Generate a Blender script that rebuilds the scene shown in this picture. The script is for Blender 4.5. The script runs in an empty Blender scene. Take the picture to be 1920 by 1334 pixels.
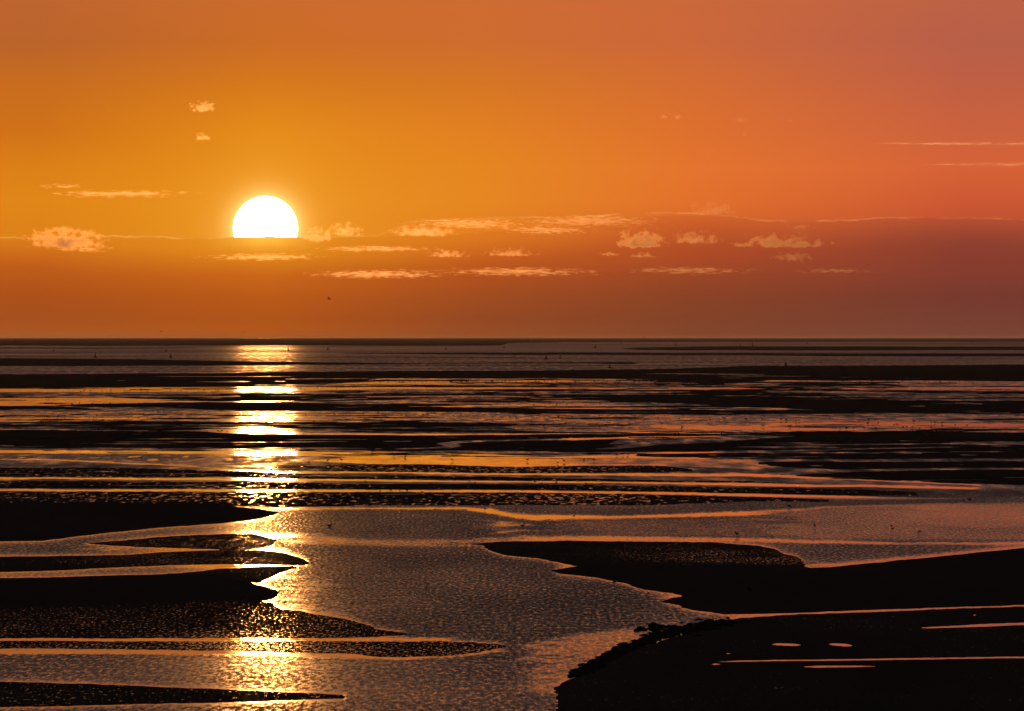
import bpy, bmesh, math, random
import numpy as np

# ------------------------------------------------------------------ camera, sky, sun, exposure
F = 12973.0            # focal length in photograph pixels (the sun's disc, 120 px, is 0.53 degrees)
CX, CY = 960.0, 667.0  # centre of the photograph
YINF = 632.0           # row of the level horizon
HC = 15.0              # eye height above the water, on a dune
sc = bpy.context.scene
COL = sc.collection
cam_d = bpy.data.cameras.new('camera')
cam_d.sensor_width = 36.0
cam_d.lens = F / 1920.0 * 36.0
cam_d.clip_start = 1.0
cam_d.clip_end = 400000.0
cam = bpy.data.objects.new('camera', cam_d)
COL.objects.link(cam)
cam.location = (0, 0, HC)
cam.rotation_euler = (math.pi / 2 - math.atan((CY - YINF) / F), 0, 0)
sc.camera = cam
sc.render.engine = 'CYCLES'
sc.view_settings.view_transform = 'Standard'
sc.view_settings.look = 'None'
sc.view_settings.exposure = 0.0
sc.view_settings.gamma = 1.0
sc.view_settings.use_curve_mapping = False
sc.cycles.use_denoising = True
sc.cycles.sample_clamp_indirect = 0
sc.cycles.sample_clamp_direct = 0
sc.cycles.max_bounces = 8
sc.cycles.glossy_bounces = 3
sc.cycles.diffuse_bounces = 2
sc.cycles.transparent_max_bounces = 16
sc.cycles.volume_bounces = 5
sc.cycles.caustics_reflective = False
sc.cycles.caustics_refractive = False

def lin(c):
    o = []
    for v in c:
        v = v / 255.0
        o.append(v / 12.92 if v <= 0.04045 else ((v + 0.055) / 1.055) ** 2.4)
    return o

SUN_X, SUN_Y = 498.0, 431.0
SUN_AZ = math.atan((SUN_X - CX) / F)
SUN_EL = math.atan((YINF - SUN_Y) / F)


class NT:
    """small helper to write node graphs"""
    def __init__(self, tree):
        self.t = tree
        tree.nodes.clear()
    def n(self, kind, **kw):
        nd = self.t.nodes.new(kind)
        for k, v in kw.items():
            setattr(nd, k, v)
        return nd
    def link(self, a, b):
        self.t.links.new(a, b)
    def put(self, sock, v):
        if hasattr(v, 'is_linked') or isinstance(v, bpy.types.NodeSocket):
            self.link(v, sock)
        else:
            sock.default_value = v
    def m(self, op, a, b=None, c=None, clamp=False):
        nd = self.n('ShaderNodeMath', operation=op, use_clamp=clamp)
        self.put(nd.inputs[0], a)
        if b is not None: self.put(nd.inputs[1], b)
        if c is not None: self.put(nd.inputs[2], c)
        return nd.outputs[0]
    def rng(self, v, a, b, c=0.0, d=1.0, smooth=False):
        nd = self.n('ShaderNodeMapRange', interpolation_type='SMOOTHSTEP' if smooth else 'LINEAR')
        self.put(nd.inputs['Value'], v)
        for k, x in zip(('From Min', 'From Max', 'To Min', 'To Max'), (a, b, c, d)):
            self.put(nd.inputs[k], x)
        return nd.outputs[0]
    def mix(self, f, a, b, blend='MIX'):
        nd = self.n('ShaderNodeMix', data_type='RGBA', blend_type=blend)
        self.put(nd.inputs[0], f)
        self.put(nd.inputs[6], a if not isinstance(a, (list, tuple)) else (*a[:3], 1))
        self.put(nd.inputs[7], b if not isinstance(b, (list, tuple)) else (*b[:3], 1))
        return nd.outputs[2]
    def ramp(self, f, stops, interp='EASE'):
        nd = self.n('ShaderNodeValToRGB')
        nd.color_ramp.interpolation = interp
        el = nd.color_ramp.elements
        while len(el) > 1: el.remove(el[-1])
        el[0].position = stops[0][0]; el[0].color = (*stops[0][1], 1)
        for p, c in stops[1:]:
            e = el.new(p); e.color = (*c, 1)
        self.put(nd.inputs[0], f)
        return nd.outputs[0]
    def fcurve(self, f, pts):
        nd = self.n('ShaderNodeFloatCurve')
        cu = nd.mapping.curves[0]
        while len(cu.points) > 2: cu.points.remove(cu.points[1])
        cu.points[0].location = pts[0]; cu.points[1].location = pts[-1]
        for p in pts[1:-1]: cu.points.new(*p)
        for p in cu.points: p.handle_type = 'AUTO_CLAMPED'
        nd.mapping.update()
        nd.inputs['Factor'].default_value = 1.0
        self.put(nd.inputs['Value'], f)
        return nd.outputs[0]
    def noise(self, vec, scale, detail=4, rough=0.5, dist=0.0):
        nd = self.n('ShaderNodeTexNoise')
        nd.inputs['Scale'].default_value = scale
        nd.inputs['Detail'].default_value = detail
        nd.inputs['Roughness'].default_value = rough
        nd.inputs['Distortion'].default_value = dist
        if vec is not None: self.link(vec, nd.inputs['Vector'])
        return nd.outputs['Fac']
    def xyz(self, x, y, z=0.0):
        nd = self.n('ShaderNodeCombineXYZ')
        self.put(nd.inputs[0], x); self.put(nd.inputs[1], y); self.put(nd.inputs[2], z)
        return nd.outputs[0]


def build_world():
    w = bpy.data.worlds.new('World')
    sc.world = w
    w.use_nodes = True
    g = NT(w.node_tree)
    tc = g.n('ShaderNodeTexCoord')
    sp = g.n('ShaderNodeSeparateXYZ'); g.link(tc.outputs['Generated'], sp.inputs[0])
    az = g.m('ARCTAN2', sp.outputs[0], sp.outputs[1])
    el = g.m('MAXIMUM', g.m('ARCSINE', sp.outputs[2]), 0.0)
    # azimuth and elevation counted in the same small unit (1/12973 rad)
    X = g.m('MULTIPLY_ADD', az, F, CX)
    V = g.m('MULTIPLY', el, F)               # height above the horizon
    Y = g.m('SUBTRACT', YINF + 2, V)
    above = {80: [(184,99,42),(203,108,36),(207,108,46),(203,103,58),(182,94,74)],
             160: [(200,108,32),(214,120,28),(214,118,36),(212,108,50),(192,95,68)],
             250: [(208,114,24),(228,138,24),(226,128,34),(222,112,46),(203,98,62)],
             320: [(220,128,24),(231,142,26),(229,134,32),(228,116,46),(214,98,56)],
             380: [(225,134,24),(233,146,30),(230,135,34),(226,112,44),(205,88,52)],
             440: [(222,130,25),(233,146,30),(228,128,34),(210,98,42),(180,78,50)],
             635: [(222,130,25),(233,146,30),(228,128,34),(205,95,42),(175,76,50)]}
    below = {380: [(222,130,25),(230,140,28),(222,118,32),(192,86,42),(146,68,50)],
             447: [(216,124,26),(230,140,28),(212,110,30),(186,82,38),(140,64,48)],
             480: [(200,100,28),(226,135,25),(198,95,30),(174,75,38),(138,62,46)],
             520: [(184,88,26),(203,104,26),(178,82,30),(155,70,38),(130,60,46)],
             560: [(172,80,26),(186,90,24),(160,76,32),(137,66,38),(118,58,46)],
             600: [(165,80,30),(178,84,24),(148,72,34),(130,66,40),(118,62,48)],
             635: [(168,88,34),(178,88,28),(150,76,36),(128,68,42),(118,66,52)]}
    cols = [80, 500, 900, 1300, 1800]
    fac = g.m('DIVIDE', V, 640.0, clamp=True)
    wob = g.noise(g.xyz(g.m('MULTIPLY', X, 0.0016), g.m('MULTIPLY', Y, 0.018)), 1.0, 4, 0.5)
    fac = g.m('ADD', fac, g.m('MULTIPLY', g.m('SUBTRACT', wob, 0.5), 0.035), clamp=True)
    def sheet(tab):
        rs = []
        for k in range(5):
            st = sorted(((635 - y) / 640.0, lin(c[k])) for y, c in tab.items())
            rs.append(g.ramp(fac, st, 'LINEAR'))
        out = rs[0]
        for k in range(4):
            out = g.mix(g.rng(X, cols[k], cols[k + 1], smooth=False), out, rs[k + 1])
        return out
    up = sheet(above)
    lo = sheet(below)
    # upper edge of the distant cloud bank, that cuts the sun
    E = [(-1500,450),(-200,444),(80,449),(180,446),(300,447.5),(380,449),(440,447),(500,446),(560,448),(640,446.5),(700,444),
         (730,434),(770,419),(900,412),(1000,410),(1100,408),(1160,404),(1240,401),(1330,405),(1400,412),(1500,417.5),
         (1600,415),(1700,411),(1840,413),(2100,418),(3500,440)]
    ex = g.m('DIVIDE', g.m('ADD', X, 1500.0), 5000.0, clamp=True)
    ey = g.fcurve(ex, [((x + 1500) / 5000.0, (y - 380) / 100.0) for x, y in E])
    ey = g.m('MULTIPLY_ADD', ey, 100.0, 380.0)
    wig = g.noise(g.xyz(g.m('MULTIPLY', X, 0.025), 3.3), 1.0, 6, 0.65)
    wigs = g.m('MULTIPLY', g.m('SUBTRACT', wig, 0.5), 9.0)
    ey = g.m('ADD', ey, wigs)
    dE = g.m('SUBTRACT', Y, ey)              # positive below the edge
    bank = g.rng(dE, -1.0, 1.5, smooth=True)
    E2 = [(-1500,450),(-200,444),(80,449),(300,447.5),(500,446),(640,446.5),(760,444),(860,440),(1000,430),(1120,418),(1220,407),(1300,405),
          (1400,412),(1500,417.5),(1600,415),(1700,411),(1840,413),(2100,418),(3500,440)]
    ey2 = g.fcurve(ex, [((x + 1500) / 5000.0, (y - 380) / 100.0) for x, y in E2])
    dS = g.m('SUBTRACT', Y, g.m('ADD', g.m('MULTIPLY_ADD', ey2, 100.0, 380.0), wigs))
    bank_soft = g.m('ADD', g.m('MULTIPLY', g.rng(dS, -1.0, 3.0, smooth=True), g.rng(X, 700.0, 1400.0, 0.5, 0.26)), 0.0)
    bank_soft = g.m('ADD', bank_soft, g.m('MULTIPLY', g.rng(dS, -6.0, 62.0, smooth=True), g.m('SUBTRACT', 1.0, g.rng(X, 700.0, 1400.0, 0.5, 0.26))))
    sky = g.mix(bank_soft, up, lo)
    # aureole round the sun
    dx = g.m('SUBTRACT', X, SUN_X); dy = g.m('SUBTRACT', Y, SUN_Y)
    r = g.m('SQRT', g.m('ADD', g.m('MULTIPLY', dx, dx), g.m('MULTIPLY', dy, dy)))
    rr = g.m('MAXIMUM', g.m('SUBTRACT', r, 58.0), 0.0)
    g1 = g.m('EXPONENT', g.m('DIVIDE', rr, -13.0))
    g2 = g.m('EXPONENT', g.m('DIVIDE', rr, -55.0))
    glow = g.mix(1.0, g.mix(g1, (0, 0, 0), (0.62, 0.52, 0.20)), g.mix(g2, (0, 0, 0), (0.14, 0.10, 0.02)), 'ADD')
    # through the bank only a soft, wide light comes, strongest right under its edge
    ry = g.m('SQRT', g.m('ADD', g.m('POWER', g.m('DIVIDE', dx, 62.0), 2.0), g.m('POWER', g.m('DIVIDE', g.m('MAXIMUM', dE, 0.0), 20.0), 2.0)))
    lo_g = g.m('EXPONENT', g.m('MULTIPLY', g.m('POWER', ry, 1.6), -1.0))
    sky = g.mix(1.0, sky, g.mix(bank, glow, g.mix(lo_g, (0, 0, 0), (0.40, 0.30, 0.05))), 'ADD')
    # lit rim of the bank
    rimw = g.m('EXPONENT', g.m('MULTIPLY', g.m('POWER', g.m('DIVIDE', g.m('ABSOLUTE', dE), 1.5), 2.0), -1.0))
    rimn = g.rng(g.noise(g.xyz(g.m('MULTIPLY', X, 0.013), 9.1), 1.0, 4, 0.6), 0.42, 0.66)
    rimf = g.m('MULTIPLY', g.m('MULTIPLY', rimw, rimn), g.m('EXPONENT', g.m('DIVIDE', r, -1100.0)))
    sky = g.mix(g.m('MULTIPLY', rimf, 0.85), sky, (1.0, 0.50, 0.13))
    # high thin cirrus far to the right of the sun
    for x0, y0, wd in ((1615.0, 272.5, 2.0), (1710.0, 311.5, 2.4)):
        cw = g.noise(g.xyz(g.m('MULTIPLY', X, 0.016), y0), 1.0, 5, 0.6)
        ln = g.m('ABSOLUTE', g.m('SUBTRACT', Y, g.m('MULTIPLY_ADD', g.m('SUBTRACT', cw, 0.5), 7.0, y0)))
        ln = g.m('EXPONENT', g.m('MULTIPLY', g.m('POWER', g.m('DIVIDE', ln, g.rng(X, x0, x0 + 200.0, 0.8, wd)), 2.0), -1.0))
        cn = g.rng(g.noise(g.xyz(g.m('MULTIPLY', X, 0.03), y0 + 5.0, g.m('MULTIPLY', Y, 0.25)), 1.0, 4, 0.6), 0.32, 0.6)
        ln = g.m('MULTIPLY', g.m('MULTIPLY', ln, cn), g.m('MULTIPLY', g.rng(X, x0, x0 + 110.0, smooth=True), g.rng(X, 2300.0, 3200.0, 0.75, 0.0)))
        sky = g.mix(ln, sky, (0.98, 0.36, 0.13))
    # the sky above: dims to mauve and slate
    ef = g.m('POWER', g.m('DIVIDE', el, math.pi / 2, clamp=True), 0.4)
    ups = [(2.6,(190,100,56)),(4,(150,97,68)),(6,(112,87,74)),(10,(86,77,77)),(16,(71,69,75)),(28,(57,59,68)),(50,(46,49,60)),(90,(40,44,56))]
    top = g.ramp(ef, [((d / 90.0) ** 0.4, lin(c)) for d, c in ups], 'LINEAR')
    nish = g.n('ShaderNodeTexSky')
    nish.sky_type = 'NISHITA'; nish.sun_disc = False
    nish.sun_elevation = SUN_EL; nish.sun_rotation = SUN_AZ
    nish.air_density = 1.6; nish.dust_density = 3.0
    top = g.mix(1.0, top, g.mix(0.02, (0, 0, 0), nish.outputs[0]), 'ADD')
    sky = g.mix(g.rng(V, 470.0, 900.0, smooth=True), sky, top)
    # the sun's disc above the bank
    disc = g.m('MULTIPLY', g.rng(r, 59.0, 61.5, 1.0, 0.0, smooth=True), g.m('SUBTRACT', 1.0, bank))
    sky = g.mix(disc, sky, (9.0, 7.0, 5.5))
    bg = g.n('ShaderNodeBackground'); g.link(sky, bg.inputs[0]); bg.inputs[1].default_value = 1.0
    out = g.n('ShaderNodeOutputWorld'); g.link(bg.outputs[0], out.inputs[0])
    w.cycles.sampling_method = 'MANUAL'
    w.cycles.sample_map_resolution = 4096

build_world()

sun_d = bpy.data.lights.new('sun', 'SUN')
sun_d.energy = 0.048
sun_d.color = (1.0, 0.37, 0.08)
sun_d.angle = math.radians(0.45)
sun_o = bpy.data.objects.new('sun', sun_d)
COL.objects.link(sun_o)
_ey = (YINF + 2 - 413.0) / F    # middle of the part of the disc that clears the bank
# a sun lamp shines along its -Z: aim it from the sun's direction
sun_o.rotation_euler = (math.pi / 2 - math.atan(_ey), 0, math.pi - SUN_AZ)

# ------------------------------------------------------------------ tidal flat: where sand, wet sand and water lie
# Outlines were read off the photograph (pixel columns and rows) and are laid out on the level ground below.
def ground(x, y, z=0.0):
    """photograph pixel -> point on the level z"""
    d = (HC - z) * F / (y - YINF)
    return ((x - CX) / F * d, d, z)

_rng = np.random.RandomState(7)
_LAT = _rng.rand(256, 256)
def vnoise(u, v):
    iu = np.floor(u).astype(int); iv = np.floor(v).astype(int)
    fu = u - iu; fv = v - iv
    fu = fu * fu * (3 - 2 * fu); fv = fv * fv * (3 - 2 * fv)
    a = _LAT[iu & 255, iv & 255]; b = _LAT[(iu + 1) & 255, iv & 255]
    c = _LAT[iu & 255, (iv + 1) & 255]; d = _LAT[(iu + 1) & 255, (iv + 1) & 255]
    return (a * (1 - fu) + b * fu) * (1 - fv) + (c * (1 - fu) + d * fu) * fv
def fbm(u, v, octv=4, rough=0.5):
    s = 0.0; a = 1.0; t = 0.0
    for k in range(octv):
        s = s + a * vnoise(u * 2 ** k + 17.3 * k, v * 2 ** k + 5.1 * k)
        t += a; a *= rough
    return s / t - 0.5

def strip(X, Y, pts, soft=1.1):
    """cover 0..1 of a strip given as (x, top, bottom) knots"""
    p = np.array(pts, float)
    t = np.interp(X, p[:, 0], p[:, 1]); b = np.interp(X, p[:, 0], p[:, 2])
    c = np.clip((Y - t) / soft + 0.5, 0, 1) * np.clip((b - Y) / soft + 0.5, 0, 1)
    c = np.where(((X < p[0, 0]) & (p[0, 0] > -240)) | ((X > p[-1, 0]) & (p[-1, 0] < 2160)), 0, c)   # knots at the ends of the field run on
    return c

L_, R_ = -240, 2160
# name, dome height in px, wetness, knots
SAND = [
 ('far_shore', 0.3, 0.0, [(L_,628,648.5),(380,628,648.5),(520,628,648),(900,628,648.3),(940,628,648),(955,628,644),(1010,628,643),(1060,628,642),(1300,628,641.5),(1840,628,641),(R_,628,641)]),
 ('sandbank', 0.0, 0.0, [(L_,652,653.6),(80,652.4,653.8),(330,652.5,653.5),(420,653,653)]),
 ('sandbank', 0.4, 0.0, [(L_,671,687),(80,672.3,686.5),(286,675,686.5),(412,677,686),(515,678.5,685.3),(635,680,684),(770,680.8,682.4),(880,680.5,681.8),(1100,680,682),(1160,679.3,683),(1185,680,683),(1196,682,682.3)]),
 ('sandbank', 0.0, 0.0, [(640,662.3,663.2),(960,661.3,665.6),(1400,662.4,666.6),(1560,663,668),(1840,663.2,668.7),(R_,663,668.5)]),
 ('sandbank', 0.0, 0.0, [(500,669.7,670.4),(700,669.5,670.8),(960,670.5,671.5),(1060,671,671)]),
 ('sandbank', 0.3, 0.0, [(1160,654.3,654.3),(1200,652.2,656.5),(1300,650.5,657),(1400,649.8,657),(1840,650.5,657),(R_,650.5,657)]),
 ('sandbank', 0.8, 0.0, [(L_,702,728),(80,702,727.5),(140,701.2,727.8),(400,700.3,726),(500,698.5,725.2),(560,697.8,722),(640,697,719.5),(720,696.5,709.5),(800,696,709.6),(1040,695,710),(1130,693.8,711),(1240,692.5,711.2),(1300,690.5,711.5),(1360,689,712),(1400,687,713),(1600,686,714),(1840,684.5,715),(R_,683,716)]),
 ('sand_ridge', 0.0, 0.0, [(640,717,719),(720,711.5,715),(780,712,714.5),(900,712,714.3),(1040,711.8,713.3),(1200,714,714.8),(1360,714.5,715.3),(1480,715,715)]),
 ('sand_ridge', 0.0, 0.0, [(480,724.8,726),(720,723.7,725.5),(1040,725,726.5),(1360,725.8,727),(1480,724,726),(1560,723,724.5),(1580,724,724)]),
 ('sand_ridge', 0.0, 0.0, [(560,720.6,721.4),(720,721.3,722.5),(1040,721.8,723),(1360,722,723),(1460,719.5,721),(1520,718.3,721),(1640,719.3,722),(1680,721,725),(1710,724,725),(1730,725,725)]),
 ('sand_ridge', 0.0, 0.1, [(820,730.5,731),(900,731.5,733.2),(960,730.8,734.5),(1040,730.5,734),(1080,732,734),(1180,731.5,733.5),(1300,731.5,738),(1340,731.8,738),(1380,732,735),(1560,732,736),(1700,732,739),(1840,734,739),(R_,734,739)]),
 ('sand_ridge', 0.0, 0.0, [(700,738,739),(720,737.6,739.5),(860,737.9,740),(1000,738,740)]),
 ('sandbank', 0.6, 0.0, [(940,741,742),(1060,740.5,747),(1200,740.8,756),(1300,741,758),(1360,743,763),(1470,744,766),(1600,749,774),(1840,752,776),(R_,752,776)]),
 ('sandbank', 0.6, 0.0, [(100,760,760.4),(160,757.5,763),(260,756.5,764),(340,754.5,765),(400,754,769),(560,755,771),(640,758,771.5),(720,762,772),(880,764.5,773),(1040,766.5,776),(1200,768,777),(1360,769,778.5),(1470,769.5,777),(1600,771,776)]),
 ('sandbank', 0.3, 0.0, [(L_,760,768),(80,761.5,767.5),(140,764,768.5),(180,767,769),(200,769,769)]),
 ('sandbank', 0.4, 0.0, [(210,744.5,745.5),(260,745,748),(330,746.5,750),(400,747.5,751.3),(480,740.5,751.8),(570,739.5,751),(640,743,748),(690,744,745)]),
 ('sandbank', 0.8, 0.05, [(L_,806.5,840),(80,806.5,840),(200,808,840),(300,807,841),(400,811,841),(480,815,842),(560,816,843),(720,816,845),(820,817.5,845),(960,815.5,846),(1040,814,848),(1110,815,848),(1180,817,817.5)]),
 ('sandbank', 0.6, 0.05, [(1040,826,848),(1180,838,848),(1240,834,848),(1300,831,848),(1360,827,847),(1420,824,846),(1520,815.5,847),(1600,810,848),(1680,807.5,848),(1840,811,850),(R_,812,850)]),
 ('sandbank', 0.3, 0.1, [(1190,851.5,856),(1300,850.5,859),(1400,849.5,862),(1600,850,861.5),(1840,849,860.5),(R_,849,860)]),
 ('sandbank', 0.3, 0.1, [(1420,867,871),(1470,866,876),(1560,866,881),(1700,866,878),(1840,865,877.5),(R_,864,876)]),
 ('sandbank', 0.6, 0.0, [(1490,891,893),(1560,886,897.5),(1630,883.5,900),(1740,882,905),(1840,881,908),(R_,878,916)]),
 ('wet_flat', 0.1, 0.66, [(L_,872,894.5),(80,878,894.5),(225,877,894.5),(420,883,895),(520,888,897),(620,889.5,898),(960,895,901.5),(1160,899,903.5),(1280,901,905),(1400,902,905.5),(1470,905,906)]),
 ('wet_flat', 0.1, 0.60, [(L_,902,917),(80,902,917),(420,903,917),(520,904.5,917.5),(960,908.5,919),(1180,911,921.5),(1400,914,925.5),(1600,918,930),(1720,923,930)]),
 ('wet_flat', 0.1, 0.78, [(L_,922,942),(80,922,942.5),(300,922.5,943.5),(520,923,951),(700,923,948.5),(960,924,947),(1200,927,948),(1400,932,941),(1560,937,941)]),
 ('wet_flat', 0.1, 0.75, [(520,876,881),(600,874,883),(700,870.5,885),(800,871,886),(960,876,887.5),(1100,873,887),(1250,874,886),(1300,880,884)]),
 ('sandbar', 5.0, 0.10, [(L_,941,1016),(80,942.5,1015),(126,942.5,1009),(195,942.5,1000),(300,943,990),(420,947,981),(470,953.5,975),(500,957.5,968),(515,960.5,963)]),
 ('sandbar', 0.5, 0.80, [(165,1019.5,1020),(218,1015,1024),(300,1007.5,1027.5),(420,1001.5,1031),(470,1001,1031),(495,1006,1028),(520,1012,1020)]),
 ('sandbar', 2.5, 0.45, [(L_,1046,1078),(80,1043.5,1071.3),(231,1041,1064),(322,1035,1060.5),(412,1031.8,1058.5),(488,1031.8,1058.5),(533,1038,1060),(569,1048,1060),(582,1054.7,1056)]),
 ('sandbar', 0.8, 0.45, [(322,1076,1078),(412,1067,1083),(460,1064,1091),(482,1063.5,1095),(500,1063.5,1083.5),(530,1063,1075),(548,1063,1066)]),
 ('sandbar', 5.0, 0.0, [(L_,1087,1142),(80,1083.5,1137),(231,1079,1132.5),(322,1077,1129),(412,1082,1128),(458,1090,1127.5),(490,1099,1127),(508,1104,1122),(525,1109,1111)]),
 ('wet_flat', 0.5, 0.75, [(L_,1139,1197),(80,1135,1197),(231,1131,1197),(400,1127,1196.5),(500,1128,1196.5),(527,1142,1196.5),(578,1150,1196.5),(660,1164.5,1196),(687,1171,1195.5),(709,1180.5,1195),(753,1187,1192),(772,1190,1190.5)]),
 ('wet_flat', 0.3, 0.9, [(L_,1202,1217),(80,1202,1217),(430,1203,1220),(660,1202.5,1227),(720,1203,1233),(840,1203,1230),(900,1205.5,1224),(953,1211.5,1212.5)]),
 ('sandbar', 1.2, 0.50, [(878,1020,1020.6),(904,1018.5,1022),(926,1016.5,1036),(935,1016,1040),(1004,1015,1047),(1066,1014.5,1058),(1094,1014.5,1062.5),(1345,1018,1064),(1420,1024,1064),(1455,1031,1064),(1466,1038,1064),(1490,1043,1064),(1506,1049,1060)]),
 ('sandbar', 3.0, 0.10, [(1038,1071,1072),(1051,1067,1075),(1100,1060,1081),(1176,1060,1094),(1207,1060,1105),(1254,1060,1112),(1281,1060,1117),(1290,1060,1140),(1302,1060,1145),(1365,1060,1153),(1494,1059,1150),(1515,1064.5,1149),(1560,1063.8,1147),(1640,1055.5,1144),(1840,1035.5,1137.5),(R_,1005,1126)]),
 ('sandbar', 0.4, 0.30, [(1236,1128,1129),(1260,1121,1133),(1302,1117,1145)]),
 ('sand_beach', 0.0, 0.27, [(1040,1290,1450),(1100,1256,1450),(1140,1239,1450),(1180,1219,1450),(1240,1204,1450),(1318,1171,1450),(1396,1158.5,1450),(1490,1152.5,1450),(1677,1146.5,1450),(1840,1140.5,1450),(R_,1130,1450)]),
 ('sandbar', 1.5, 0.5, [(L_,1275,1330),(80,1280,1325),(400,1292,1318),(640,1303,1310)]),
]
# water left standing in the sand: knots
CUT = [
 [(250,706.2,706.2),(330,705.4,706.8),(520,705.3,706.8),(580,706,706.2)],
 [(217,713.5,713.5),(222,712.7,714.4),(232,712.7,714.4),(238,713.5,713.5)],
 [(345,716.7,716.8),(400,715.4,717),(440,714,717),(455,713.8,716.8),(476,715.4,715.6)],
 [(510,715.2,715.4),(520,714.4,716.2),(532,714.6,716.2),(540,715.4,715.5)],
 [(470,722.2,722.3),(490,721.4,723.2),(560,721.7,723.2),(640,722.3,723.4),(720,722.6,723.6)],
 [(1200,701.2,701.3),(1240,700,702),(1300,700.3,702.5),(1360,700.6,703.2),(1400,701.2,703.8),(1445,702.6,702.8)],
 [(1262,697.5,697.6),(1285,696.8,698.3),(1302,697.5,697.6)],
 [(640,719.2,719.4),(700,718.4,720.6),(780,717.6,720.2),(800,718,720)],
 [(620,763.5,763.6),(640,763,764.6),(700,762.5,763.5)],
 [(1080,736.6,737),(1150,734.8,736.8),(1270,734.2,735.9),(1300,735,735.3)],
 [(1420,733.6,734),(1490,733.2,734.8),(1600,734.2,736.8),(1700,735.8,738),(1720,737,737.2)],
 [(1480,770,770.1),(1380,766,768.5),(1360,765,768.8)][::-1],
 [(1000,747.5,748),(1060,746.8,748.2),(1080,747,747.4)],
 [(1005,743.3,743.4),(1025,742.6,744.4),(1040,743.3,743.4)],
 [(1150,754.8,755),(1200,754.2,755.8),(1290,757.6,759),(1300,758,758.2)],
 [(1785,756.3,756.4),(1800,755,757.4),(1815,755.2,757.3),(1840,757.5,759.5)],
 [(1700,761.8,762),(1725,761,762.6),(1740,761.6,761.8)],
 [(1660,750,750.2),(1690,749.4,751.4),(1720,750.4,751)],
 [(200,823.2,823.3),(280,822.4,824),(400,821.6,823.6),(440,822.6,822.8)],
 [(150,829,829.1),(300,828.2,829.8),(460,828.4,830.2),(520,828,830),(640,827.2,828.9),(660,827.8,828)],
 [(255,810,810.1),(262,809.3,811),(270,810,810.1)],
 [(195,807,808),(205,806.5,809),(215,807,808)],
 [(525,824.3,824.4),(545,823.6,825.6),(610,823,824.8),(690,823.7,824.8)],
 [(430,834.4,834.5),(445,833.4,835.2),(475,833.4,835.1),(490,834.2,834.3)],
 [(465,840.4,840.5),(490,839.4,841.5),(560,839.3,841.9),(640,840,841.6),(700,841,841.3)],
 [(720,827,828.6),(740,826.6,828.8),(770,826.9,828.4),(775,827.4,827.6)],
 [(985,820.9,821),(995,820.2,822.3),(1010,820.6,822)],
 [(800,820.6,820.7),(840,819.9,821.2),(880,820.6,820.7)],
 [(817,832,833),(825,830.4,834.6),(845,828.5,834),(870,826.3,830.7),(920,824.8,828.5),(960,823.8,827.2),(1040,822.3,825.6),(1075,820.6,826.4),(1110,820.3,824.7),(1180,819.5,823)],
 [(825,832,834.5),(845,831,838.5),(858,833.3,839),(865,835.8,837.4)],
 [(740,841.6,843.2),(800,839.8,842.2),(845,836,840.7),(864,836,838)],
 [(1112,842.4,842.6),(1150,838.3,842.6),(1200,833.8,838.2),(1240,830.6,833.8),(1300,827.6,831.4),(1360,825.6,829.2)],
 [(1436,834.7,834.9),(1480,833.8,835.4),(1600,832.8,834.9),(1760,831.2,833.2),(1840,829.3,835),(R_,828,834)],
 [(1340,846,848.2),(1480,844.2,846.8),(1620,840.7,842.9),(1760,838.2,840),(1800,838.4,839.2)],
 [(1622,850,850.2),(1630,849.1,851.1),(1645,849.1,851.1),(1650,850,850.2)],
 [(1671,849,849.2),(1680,848,850),(1700,848.6,851),(1725,849.2,851.8),(1731,850.4,850.6)],
 [(1798,853.6,853.7),(1806,852.7,854.6),(1826,852.7,854.6),(1834,853.6,853.7)],
 [(1385,872.3,872.4),(1400,871.2,873.5),(1435,871.2,872.9),(1444,872,872.1)],
 [(1516,873.8,873.9),(1525,873,874.8),(1540,873.2,874.6),(1545,873.8,873.9)],
 [(700,927.2,927.3),(730,926.3,928),(775,926.4,927.8),(790,927.2,927.3)],
 [(840,927.8,927.9),(860,926.6,929),(880,926.8,928.8),(895,927.8,927.9)],
 [(1445,1208.8,1209),(1455,1206.8,1210.4),(1470,1207.2,1211.2),(1492,1207.8,1211.6),(1502,1210,1210.2)],
 [(1556,1208.4,1208.6),(1564,1206.8,1210.6),(1580,1207.2,1212),(1592,1208.6,1212.4),(1601,1211,1211.2)],
 [(1720,1177.3,1177.5),(1745,1175.8,1178.2),(1800,1173,1176.6),(1840,1170.8,1175.6),(R_,1160,1164)],
 [(1340,1240.9,1241),(1380,1239.4,1241.4),(1450,1238.2,1240.3),(1620,1236,1238.8),(1840,1232.7,1235.4),(R_,1228,1231)],
 [(1500,1250.6,1250.8),(1530,1249,1252.4),(1600,1248.6,1251.4),(1645,1249.6,1250)],
 [(1335,1245.5,1245.6),(1342,1244.2,1247.2),(1352,1245.5,1245.6)],
 [(1360,1225.9,1226),(1364,1225,1227),(1370,1225.9,1226)],
 [(1822,1153.9,1154),(1826,1153,1155),(1832,1153.9,1154)],
 [(1400,1105.9,1106),(1404,1104.6,1108),(1410,1105.9,1106)],
 [(1335,1037.8,1038),(1342,1036.8,1039),(1350,1037.8,1038)],
]
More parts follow.
